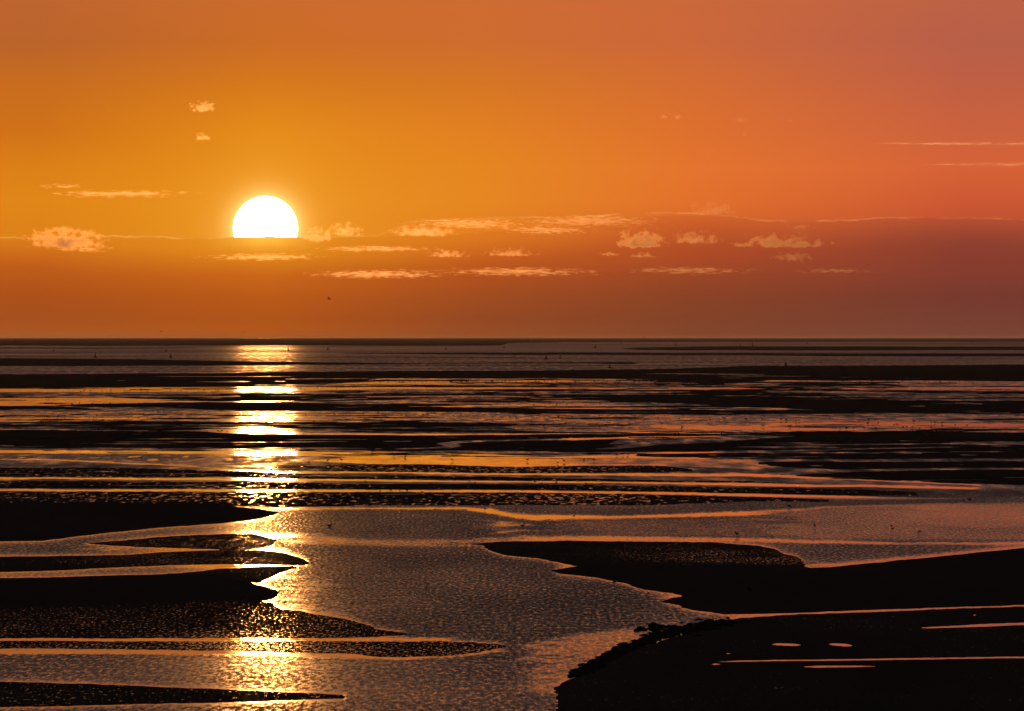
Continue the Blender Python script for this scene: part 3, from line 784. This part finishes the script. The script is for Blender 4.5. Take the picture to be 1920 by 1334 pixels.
def empty(name, loc, rz=0.0, scale=1.0):
    o = bpy.data.objects.new(name, None); COL.objects.link(o)
    o.location = loc; o.rotation_euler = (0, 0, rz); o.scale = (scale,) * 3
    o.empty_display_size = 0.2
    return o

def tag(o, label, cat, group=None):
    o['label'] = label; o['category'] = cat
    if group: o['group'] = group
    return o

def height_at(pts):
    X = np.array([[p[0] for p in pts]], float); Y = np.array([[p[1] for p in pts]], float)
    M, zpx, W, OWN = fields(X, Y)
    z = np.clip(zpx * (HC * F / (Y - YINF)) / F, 0, 40.0)
    return np.where(M > 0.3, z, 0.0)[0]

# ------------------------------------------------------------------ channel buoys
M_BUOY_R = simple_mat('buoy_paint_red', (0.16, 0.025, 0.018), 0.5)
M_BUOY_G = simple_mat('buoy_paint_green', (0.02, 0.07, 0.035), 0.5)
M_BUOY_D = simple_mat('buoy_tar', (0.02, 0.018, 0.016), 0.7)
BUOY = {
 # unit height 1
 'cone': [('float', [(0.10,-0.10),(0.36,-0.06),(0.38,0.06),(0.33,0.12)], M_BUOY_D),
          ('body', [(0.32,0.10),(0.20,0.42),(0.07,0.74),(0.05,0.78)], M_BUOY_G),
          ('topmark', [(0.09,0.80),(0.10,0.82),(0.005,1.0)], M_BUOY_G)],
 'pillar': [('float', [(0.10,-0.10),(0.36,-0.05),(0.38,0.08),(0.30,0.16)], M_BUOY_D),
            ('tower', [(0.20,0.15),(0.12,0.40),(0.09,0.66),(0.09,0.70)], M_BUOY_R),
            ('mast', [(0.025,0.69),(0.025,0.80)], M_BUOY_D),
            ('topmark', [(0.105,0.79),(0.105,0.80),(0.105,0.99),(0.10,1.0)], M_BUOY_R)],
 'can': [('float', [(0.10,-0.10),(0.20,-0.06),(0.22,0.10),(0.20,0.22)], M_BUOY_D),
         ('body', [(0.30,0.22),(0.33,0.26),(0.33,0.92),(0.28,1.0)], M_BUOY_R)],
}
BUOY_ME = {}
for k, parts in BUOY.items():
    BUOY_ME[k] = []
    for nm, prof, mt in parts:
        me = lathe(nm, prof); me.materials.append(mt); BUOY_ME[k].append((nm, me))
LB_C = 'small conical buoy on the grey channel beyond the sandbanks'
LB_P = 'slim pillar buoy with a topmark on the grey channel beyond the sandbanks'
LB_F = 'tiny far buoy close under the distant dark shore'
G_B = 'buoys marking the far channel'
BUOYS = [
 (100,659.5,5.5,'cone',LB_C,G_B),(311,659.5,6,'cone',LB_C,G_B),(836,656,5.5,'cone',LB_C,G_B),(945,653,5,'cone',LB_C,G_B),
 (178.5,671,10,'pillar','tallest looking pillar buoy just beyond the tapering dark sandbank',None),
 (320,671,8.5,'cone','broad conical buoy just beyond the tapering dark sandbank',None),
 (540,657.5,8,'pillar','pillar buoy standing in the glitter path of the sun',None),
 (614.5,656,6.5,'pillar','pillar buoy floating just outside the glitter path of the sun',None),
 (1116,653,7.5,'pillar',LB_P,G_B),(1267,648.5,5.5,'pillar',LB_P,G_B),(1411,649,6,'pillar',LB_P,G_B),
 (1024,674,10,'pillar','taller pillar buoy of the close pair in mid channel',None),
 (1050,673.2,7.5,'pillar','shorter pillar buoy of the close pair in mid channel',None),
 (1143.5,690,9.5,'pillar','dark pillar buoy off the rounded tip of the thin sandbank',None),
 (1473.5,687.3,6.8,'can','squat can shaped buoy at the edge of the broad black sandbank',None),
 (1042.5,645.5,3.8,'cone',LB_F,'farthest buoys'),(1166,645.5,4.2,'pillar',LB_F,'farthest buoys'),(1380,644.5,3,'cone',LB_F,'farthest buoys'),
 (1388,648.6,4.4,'pillar',LB_F,'farthest buoys'),(1513,645,4.2,'pillar',LB_F,'farthest buoys'),(1714,643,3,'cone',LB_F,'farthest buoys'),(1823,643,3.4,'cone',LB_F,'farthest buoys'),
]
rnd = random.Random(5)
for (x, y, hpx, kind, lab, grp) in BUOYS:
    p = ground(x, y)
    H = hpx * p[1] / F
    e = empty('channel_buoy', p, rnd.uniform(0, 6), H)
    e.rotation_euler = (rnd.uniform(-.05, .05), rnd.uniform(-.06, .06), rnd.uniform(0, 6))
    tag(e, lab, 'buoy', grp)
    for nm, me in BUOY_ME[kind]:
        o = bpy.data.objects.new(nm, me); COL.objects.link(o); o.parent = e

# beacon on the horizon
p = ground(1208, 637.6); H = 7.0 * p[1] / F
e = empty('beacon_tower', p, 0, H); tag(e, 'lone beacon tower standing on the horizon line', 'beacon')
for nm, prof in (('base', [(0.16,-0.1),(0.16,0.06),(0.12,0.10)]), ('tower', [(0.10,0.09),(0.07,0.78)]), ('gallery', [(0.11,0.77),(0.11,0.81)]), ('lantern', [(0.06,0.80),(0.06,0.92),(0.01,1.0)])):
    me = lathe(nm, prof); me.materials.append(M_BUOY_D); o = bpy.data.objects.new(nm, me); COL.objects.link(o); o.parent = e

# ------------------------------------------------------------------ birds
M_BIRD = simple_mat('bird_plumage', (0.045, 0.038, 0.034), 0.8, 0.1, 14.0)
M_LEG = simple_mat('bird_leg', (0.05, 0.025, 0.015), 0.7, 0.1)
def bird_body(pose):
    """unit: standing height 1, faces +x"""
    if pose == 'stand':
        path = [(-0.66,0.50),(-0.46,0.54),(-0.25,0.58),(0.0,0.60),(0.18,0.64),(0.27,0.74),(0.30,0.85),(0.34,0.93),(0.42,0.935),(0.48,0.92),(0.60,0.90)]
        rad = [(0.02,0.01),(0.07,0.05),(0.14,0.13),(0.18,0.18),(0.15,0.16),(0.09,0.10),(0.075,0.08),(0.085,0.085),(0.06,0.06),(0.025,0.03),(0.006,0.006)]
    elif pose == 'alert':
        path = [(-0.58,0.44),(-0.40,0.50),(-0.22,0.56),(-0.02,0.60),(0.12,0.67),(0.17,0.78),(0.18,0.88),(0.21,0.955),(0.28,0.96),(0.34,0.95),(0.46,0.94)]
        rad = [(0.02,0.01),(0.07,0.05),(0.13,0.12),(0.16,0.17),(0.13,0.14),(0.08,0.085),(0.065,0.07),(0.075,0.08),(0.055,0.055),(0.02,0.025),(0.005,0.005)]
    elif pose == 'feed':
        path = [(-0.62,0.66),(-0.44,0.66),(-0.24,0.64),(0.0,0.60),(0.18,0.54),(0.30,0.44),(0.38,0.33),(0.44,0.25),(0.48,0.18),(0.50,0.13),(0.54,0.02)]
        rad = [(0.02,0.01),(0.07,0.05),(0.14,0.13),(0.18,0.17),(0.15,0.15),(0.085,0.09),(0.07,0.07),(0.08,0.08),(0.055,0.055),(0.022,0.025),(0.006,0.006)]
    elif pose == 'sit':
        path = [(-0.62,0.28),(-0.46,0.22),(-0.25,0.17),(0.0,0.16),(0.20,0.20),(0.29,0.32),(0.31,0.44),(0.35,0.52),(0.42,0.525),(0.48,0.51),(0.60,0.49)]
        rad = [(0.02,0.01),(0.08,0.06),(0.16,0.14),(0.20,0.17),(0.16,0.15),(0.09,0.10),(0.075,0.08),(0.085,0.085),(0.06,0.06),(0.025,0.03),(0.006,0.006)]
    else:  # fly
        path = [(-0.66,0.00),(-0.46,0.01),(-0.25,0.02),(0.0,0.02),(0.18,0.03),(0.30,0.05),(0.38,0.06),(0.45,0.06),(0.52,0.05),(0.62,0.03)]
        rad = [(0.06,0.01),(0.07,0.04),(0.12,0.11),(0.15,0.14),(0.13,0.13),(0.09,0.10),(0.08,0.085),(0.06,0.06),(0.025,0.03),(0.006,0.006)]
    return tube_rings(path, rad, 8)
def leg_vf(x, y, lean=0.0):
    V, Fc = tube_rings([(x + 0.02, 0.46), (x - 0.02 + lean, 0.24), (x + 0.01, 0.01), (x + 0.10, -0.005)], [(0.022,0.022),(0.016,0.018),(0.016,0.016),(0.03,0.008)], 6)
    return [(a, b + y, c) for a, b, c in V], Fc
def wing_vf(side, up=0.45, span=1.05):
    V = []; Fc = []
    sec = [(0.06, 0.0, 0.16, 0.05), (0.35, up * 0.75, 0.17, 0.03), (0.62, up, 0.14, 0.02), (0.85, up * 0.72, 0.08, 0.012), (1.0, up * 0.45, 0.01, 0.006)]
    for f, z, ch, th in sec:
        y = side * f * span; sw = -0.22 * f ** 2
        for (cx, cz) in ((1.0, 0.0), (0.3, 1.0), (-1.0, 0.1), (0.0, -0.6)):
            V.append((0.06 + sw + cx * ch, y, 0.06 + z + cz * th))
    for k in range(len(sec) - 1):
        for s in range(4):
            q = (k * 4 + s, k * 4 + (s + 1) % 4, k * 4 + 4 + (s + 1) % 4, k * 4 + 4 + s)
            Fc.append(q if side > 0 else q[::-1])
    n = (len(sec) - 1) * 4
    Fc.append((n, n + 1, n + 2, n + 3))
    return V, Fc
BODY = {k: to_mesh('body', bird_body(k)) for k in ('stand', 'alert', 'feed', 'sit', 'fly')}
LEGS = [to_mesh('leg', leg_vf(-0.03, 0.07)), to_mesh('leg', leg_vf(0.05, -0.07, 0.02))]
WINGS = [to_mesh('wing', wing_vf(1)), to_mesh('wing', wing_vf(-1))]
WINGS_F = [to_mesh('wing', wing_vf(1, 0.18, 1.3)), to_mesh('wing', wing_vf(-1, 0.18, 1.3))]
WHOLE = {}
for k in ('stand', 'alert', 'feed'):
    WHOLE[k] = to_mesh('wading_bird', merge([bird_body(k), leg_vf(-0.03, 0.07), leg_vf(0.05, -0.07, 0.02)]))
WHOLE['sit'] = to_mesh('resting_bird', bird_body('sit'))
for me in list(BODY.values()) + list(WHOLE.values()) + WINGS + WINGS_F: me.materials.append(M_BIRD)
for me in LEGS: me.materials.append(M_LEG)

def near_bird(x, y, pose, H, face, label, group=None, lift=0.0, name='gull'):
    z = height_at([(x, y)])[0] if lift == 0 else 0.0
    p = ground(x, y, z)
    e = empty(name, (p[0], p[1], z - 0.01 * H + lift), face, H)
    tag(e, label, 'bird', group)
    o = bpy.data.objects.new('body', BODY[pose]); COL.objects.link(o); o.parent = e
    if pose == 'fly':
        for w in (WINGS_F if H > 0.5 else WINGS):
            o = bpy.data.objects.new('wing', w); COL.objects.link(o); o.parent = e
    elif pose != 'sit':
        for l in LEGS:
            o = bpy.data.objects.new('leg', l); COL.objects.link(o); o.parent = e
    return e

POSE = {'stand': 'gull standing level', 'alert': 'gull standing upright', 'sit': 'gull sitting low', 'feed': 'gull feeding with lowered head'}
near = [
 (1152,1097,'stand',.30,0.3,'gull standing at the sand spit edge of the big rippled pool',None),
 (1162,1121.5,'alert',.32,2.6,'upright gull standing in the big pool next to the landing gull',None),
 (1381.5,1007,'stand',.42,2.9,'large gull standing in the calm strip behind the dark flat spit',None),
 (1528,992,'alert',.44,1.9,'upright bird standing alone in the rippled orange shallows',None),
 (1672,990,'stand',.27,3.0,'small gull behind another in the rippled orange shallows',None),
 (1674,996,'stand',.30,0.2,'gull standing in front of its small neighbour in the orange shallows',None),
 (1724,1002,'feed',.36,3.1,'bird with lowered head feeding in the orange shallows',None),
 (1818,938,'sit',.40,0.2,'bird sitting on the dark glittering flat above the orange shallows',None),
 (1480,954,'feed',.42,0.1,'bird probing at the thin bright waterline over the shallows',None),
 (1076.5,972,'alert',.33,0.4,'gull standing in the pale curved channel across the flats',None),
 (980,987,'sit',.40,0.2,'bird floating at the calm inlet of the big pool',None),
 (909,958.5,'alert',.34,2.8,'gull standing at the far calm rim of the big pool',None),
 (618,987,'sit',.44,0.3,'bird floating alone on the glittering left half of the big pool',None),
 (455.5,1091,'sit',.30,0.2,'bird resting on the crest of the blackest sandbar',None),
 (206,942,'sit',.50,0.1,'bird resting on the crest of the long pointed sandbar',None),
]
for a in near: near_bird(*a)
near_bird(1216,1122,'fly',.36,1.3,'gull landing with raised wings over the sandy inlet of the pool',None,lift=0.30)
near_bird(508.5,884,'fly',.34,0.6,'bird flapping low over the sun glitter',None,lift=0.12)
for (x, y) in [(128,843),(187,843.5),(264,860),(83,918.5),(123,918.5),(879.5,904),(890,906.5),(686,907.5),(712,918.5),(733,918.5),(752,918.6),(763,918.6),(791,918.8),(848,920.5),
               (1003,907),(1015,908),(1043,905.5),(1099,908),(1125.5,909),(1493,860),(1538,860),(1575.5,860),(1780,864.5)]:
    k = rnd.choice(['stand','alert','sit','feed','stand'])
    near_bird(x, y, k, rnd.uniform(.26,.36), rnd.choice([0,3.14]) + rnd.uniform(-.7,.7), POSE[k] + (' in the long straight calm lines between dark wet bands' if y > 880 else ' at the pale water lines beyond the wet bands'), k + (' gulls in the calm lines' if y > 880 else ' gulls at the pale lines'))
for (x, y) in [(579,871),(615,867),(640,866),(699,849),(737,854),(740.5,857),(759,856),(761,859),(847.5,866),(989,866),(1046,870.5),(1057.5,868),(1095,865),(1113,865.5),(1156,855.5),(1168,855),(1176,854.5)]:
    k = rnd.choice(['stand','alert','feed','stand'])
    near_bird(x, y, k, rnd.uniform(.34,.46), rnd.choice([0,3.14]) + rnd.uniform(-.7,.7), POSE[k] + ' in the golden sheet behind the speckled flat', k + ' gulls in the golden sheet')

# birds on the wing against the sky
for (x, y, D, S, lab) in [(617,561,700,.36,'bird gliding in the sky between the sun and the horizon'),
                          (302,622,1500,.38,'speck of a bird flying just above the far shore'),
                          (456,623.5,1700,.36,'fainter speck of a bird flying low under the sun')]:
    e = empty('flying_bird', ((x - CX) / F * D, D, HC - (y - YINF) / F * D), 0.5, S); e.rotation_euler = (0.35, 0.0, 0.4); tag(e, lab, 'bird')
    o = bpy.data.objects.new('body', BODY['fly']); COL.objects.link(o); o.parent = e
    for w in WINGS_F:
        o = bpy.data.objects.new('wing', w); COL.objects.link(o); o.parent = e

# waders on the middle flats, a few pixels each
def far_birds(pts, H, label, group):
    zs = height_at(pts)
    for (x, y), z in zip(pts, zs):
        p = ground(x, y, z)
        k = rnd.choice(['stand', 'stand', 'alert', 'feed'])
        o = bpy.data.objects.new('wading_bird', WHOLE[k]); COL.objects.link(o)
        s = H * rnd.uniform(.85, 1.2)
        o.location = (p[0], p[1], z - 0.02 * s); o.scale = (s,) * 3
        o.rotation_euler = (0, 0, rnd.choice([0, math.pi]) + rnd.uniform(-.8, .8))
        tag(o, label, 'bird', group)
far_birds([(137,731.5),(151,736),(158.5,734),(170,735),(191,735),(208,732.5),(208,735),(234,735.5),(238.5,735.5),(243.5,734.5),(264,730.5),(265.5,735),(274,735),(278,736.5),(320,734.5),(333.5,735),(340,734.5),(382.5,734),(405,734),(409.5,734),(425,733),(471,731.5),(532.5,730),(563.5,731.5),(571.5,732.5),(595,728.5),(631,729)], .55,
          'dark wader standing in the golden strip right below the broad far sandbank', 'waders below the far sandbank')
far_birds([(351.5,745),(378,747),(87,748.5),(90.5,748.5),(106,759.5),(135,760.5),(149,758.5),(174,759.5),(176.5,763.5),(194.5,759),(195.5,767),(206.5,759),(727,736.5),(729,737.5),(913.5,739.5),(998,731),(996,735),(890.5,760),(954.5,760),(944.5,760.5),(921,762.5),(1000.5,761.5),(1022.5,765),(1044,761.5),(1063,760.5),(1097.5,761.5),(1187.5,766),(1204.5,764)], .5,
          'dark wader at the thin channels in front of the far sandbanks', 'waders at the thin channels')
far_birds([(99.5,775),(84,785),(88,783),(92,785.5),(108.5,783),(121,782.5),(156,777.5),(161,776),(167.5,784.5),(181,782.5),(176,786),(193,790.5),(240.5,785.5),(259.5,785),(277,784.5),(217.5,773),(237,776),(245,776),(268.5,778.5),(286.5,773.5),(297.5,773.5),(307,773.5),(320,773.5),(379,787),(383.5,787.5),
           (573,780),(627.5,780),(588.5,793.5),(590.5,800.5),(686.5,790),(681,777.5),(708.5,777.5),(753,781),(778,781),(793.5,780),(850.5,782.5),(839,780.5),(864,780),(804,792),(836,797.5),(867.5,798),(875.5,798.5),(886,798.5),(923.5,784),(956,784.5),(967.5,784.5),(1021,784.5),(968.5,786.5),(996,792.5),(1036.5,793.5),(955,799.5),(1019.5,801.5),(1022,806.5),(1047,784),(1072,783.5),(1060.5,796.5),(1075,806.5),(1124,804)], .42,
          'dark wader on the speckled wet flat in the middle of the bay', 'waders on the speckled flat')
far_birds([(1234,786),(1273,787.5),(1331,789),(1240.5,797),(1279,804),(1278,806.5),(1356,786),(1359,788),(1398.5,789),(1432.5,784),(1428,786),(1464.5,790),(1474.5,790),(1493,792),(1498.5,791),(1429,801),(1432,802),(1478.5,801),(1482.5,802),(1556.5,786.5),(1628.5,790),(1640,790),(1645.5,790),(1626.5,797),(1646.5,796),(1574.5,805),(1586.5,806),(1588,806.5),(1600.5,806),(1620.5,806),(1642,806),(1676.5,799.5),(1682,799),(1693.5,804),(1700,803),(1711,804),(1710,809.5),(1724,806.5),(1746,805.5),(1772,809),(1755,811),(1713.5,792.5),(1746,794),(1753,794.5),(1767,795.5),(1791,799),(1813,801)], .46,
          'dark wader in the wide orange shallows beside the long dark bank', 'waders in the orange shallows')
far_birds([(186,807),(209.5,805),(205,823),(217.5,823),(409,811.5),(416,811),(425.5,811.5),(569.5,815.5),(698,849),(1266,815.5),(1272.5,816),(1225,817),(1231,817.5),(1288,819.5),(1294.5,819),(1316.5,818),(1320.5,819),(1326.5,818),(1344.5,819),(1352.5,816.5),(1372.5,819),(1450,818.5),(1196.5,833)], .42,
          'dark wader along the pale winding creek across the middle flats', 'waders along the creek')
flock = []
for x0, x1, n in [(700,900,26),(900,1060,22),(1060,1240,34),(1280,1420,18),(1420,1640,14),(1640,1830,14)]:
    for k in range(n):
        x = rnd.uniform(x0, x1); flock.append((x, 716.5 + (x - 700) * 0.0022 + rnd.uniform(-1.4, 3.6)))
far_birds(flock, .66, 'tiny dark bird of the long flock lining the far shallow water', 'flock lining the far shallows')

# ------------------------------------------------------------------ weed covered stones along the edge of the beach
def stones():
    V = []; Fc = []
    bm = bmesh.new(); bmesh.ops.create_icosphere(bm, subdivisions=1, radius=1.0)
    bv = [v.co.copy() for v in bm.verts]; bf = [[v.index for v in f.verts] for f in bm.faces]; bm.free()
    r = random.Random(11)
    line = [(1372,1166),(1340,1172),(1300,1178),(1262,1186),(1225,1196),(1190,1210),(1160,1222),(1135,1236),(1110,1250),(1080,1268)]
    pts = []
    for k in range(len(line) - 1):
        (x0, y0), (x1, y1) = line[k], line[k + 1]
        wid = (6, 9, 9, 9, 7, 5, 4, 3, 3)[k]
        for j in range(120):
            t = r.random()
            pts.append((x0 + (x1 - x0) * t + r.gauss(0, 8), y0 + (y1 - y0) * t + r.gauss(0, wid * .5)))
    for j in range(70):
        pts.append((r.uniform(1195, 1300), r.gauss(1178, 3)))
    zs = height_at(pts)
    for (x, y), z in zip(pts, zs):
        p = ground(x, y, z)
        s = r.uniform(0.04, 0.2); a = r.uniform(0, 6.3)
        sx, sy, sz = s * r.uniform(.8, 1.8), s * r.uniform(.8, 1.8), s * r.uniform(.4, .8)
        o = len(V)
        for c in bv:
            j = 1 + r.uniform(-.25, .25)
            X, Yy = c.x * sx * j, c.y * sy * j
            V.append((p[0] + X * math.cos(a) - Yy * math.sin(a), p[1] + X * math.sin(a) + Yy * math.cos(a), p[2] + c.z * sz * j))
        Fc.extend([[i + o for i in f] for f in bf])
    me = bpy.data.meshes.new('weedy_stones'); me.from_pydata(V, [], Fc); me.update()
    o = link('weedy_stones', me, simple_mat('weedy_stone', (0.010, 0.009, 0.006), 0.8, 0.03, 8.0))
    o['kind'] = 'stuff'; o['label'] = 'dark weed covered stones scattered along the beach edge'
stones()

# ------------------------------------------------------------------ evening haze over the flats
def build_haze():
    m = bpy.data.materials.new('haze'); m.use_nodes = True
    g = NT(m.node_tree)
    out = g.n('ShaderNodeOutputMaterial'); v = g.n('ShaderNodeVolumePrincipled')
    v.inputs['Color'].default_value = (0.93, 0.90, 0.87, 1)
    v.inputs['Density'].default_value = 0.75e-5
    v.inputs['Anisotropy'].default_value = 0.8
    g.link(v.outputs[0], out.inputs['Volume'])
    a, b, c, d, z0, z1 = -83000.0, 83000.0, -2500.0, 77000.0, -4.0, 26.0
    V = [(a,c,z0),(b,c,z0),(b,d,z0),(a,d,z0),(a,c,z1),(b,c,z1),(b,d,z1),(a,d,z1)]
    me = bpy.data.meshes.new('haze')
    me.from_pydata(V, [], [(3,2,1,0),(4,5,6,7),(0,1,5,4),(1,2,6,5),(2,3,7,6),(3,0,4,7)]); me.update()
    o = link('haze', me, m); o['kind'] = 'stuff'
build_haze()
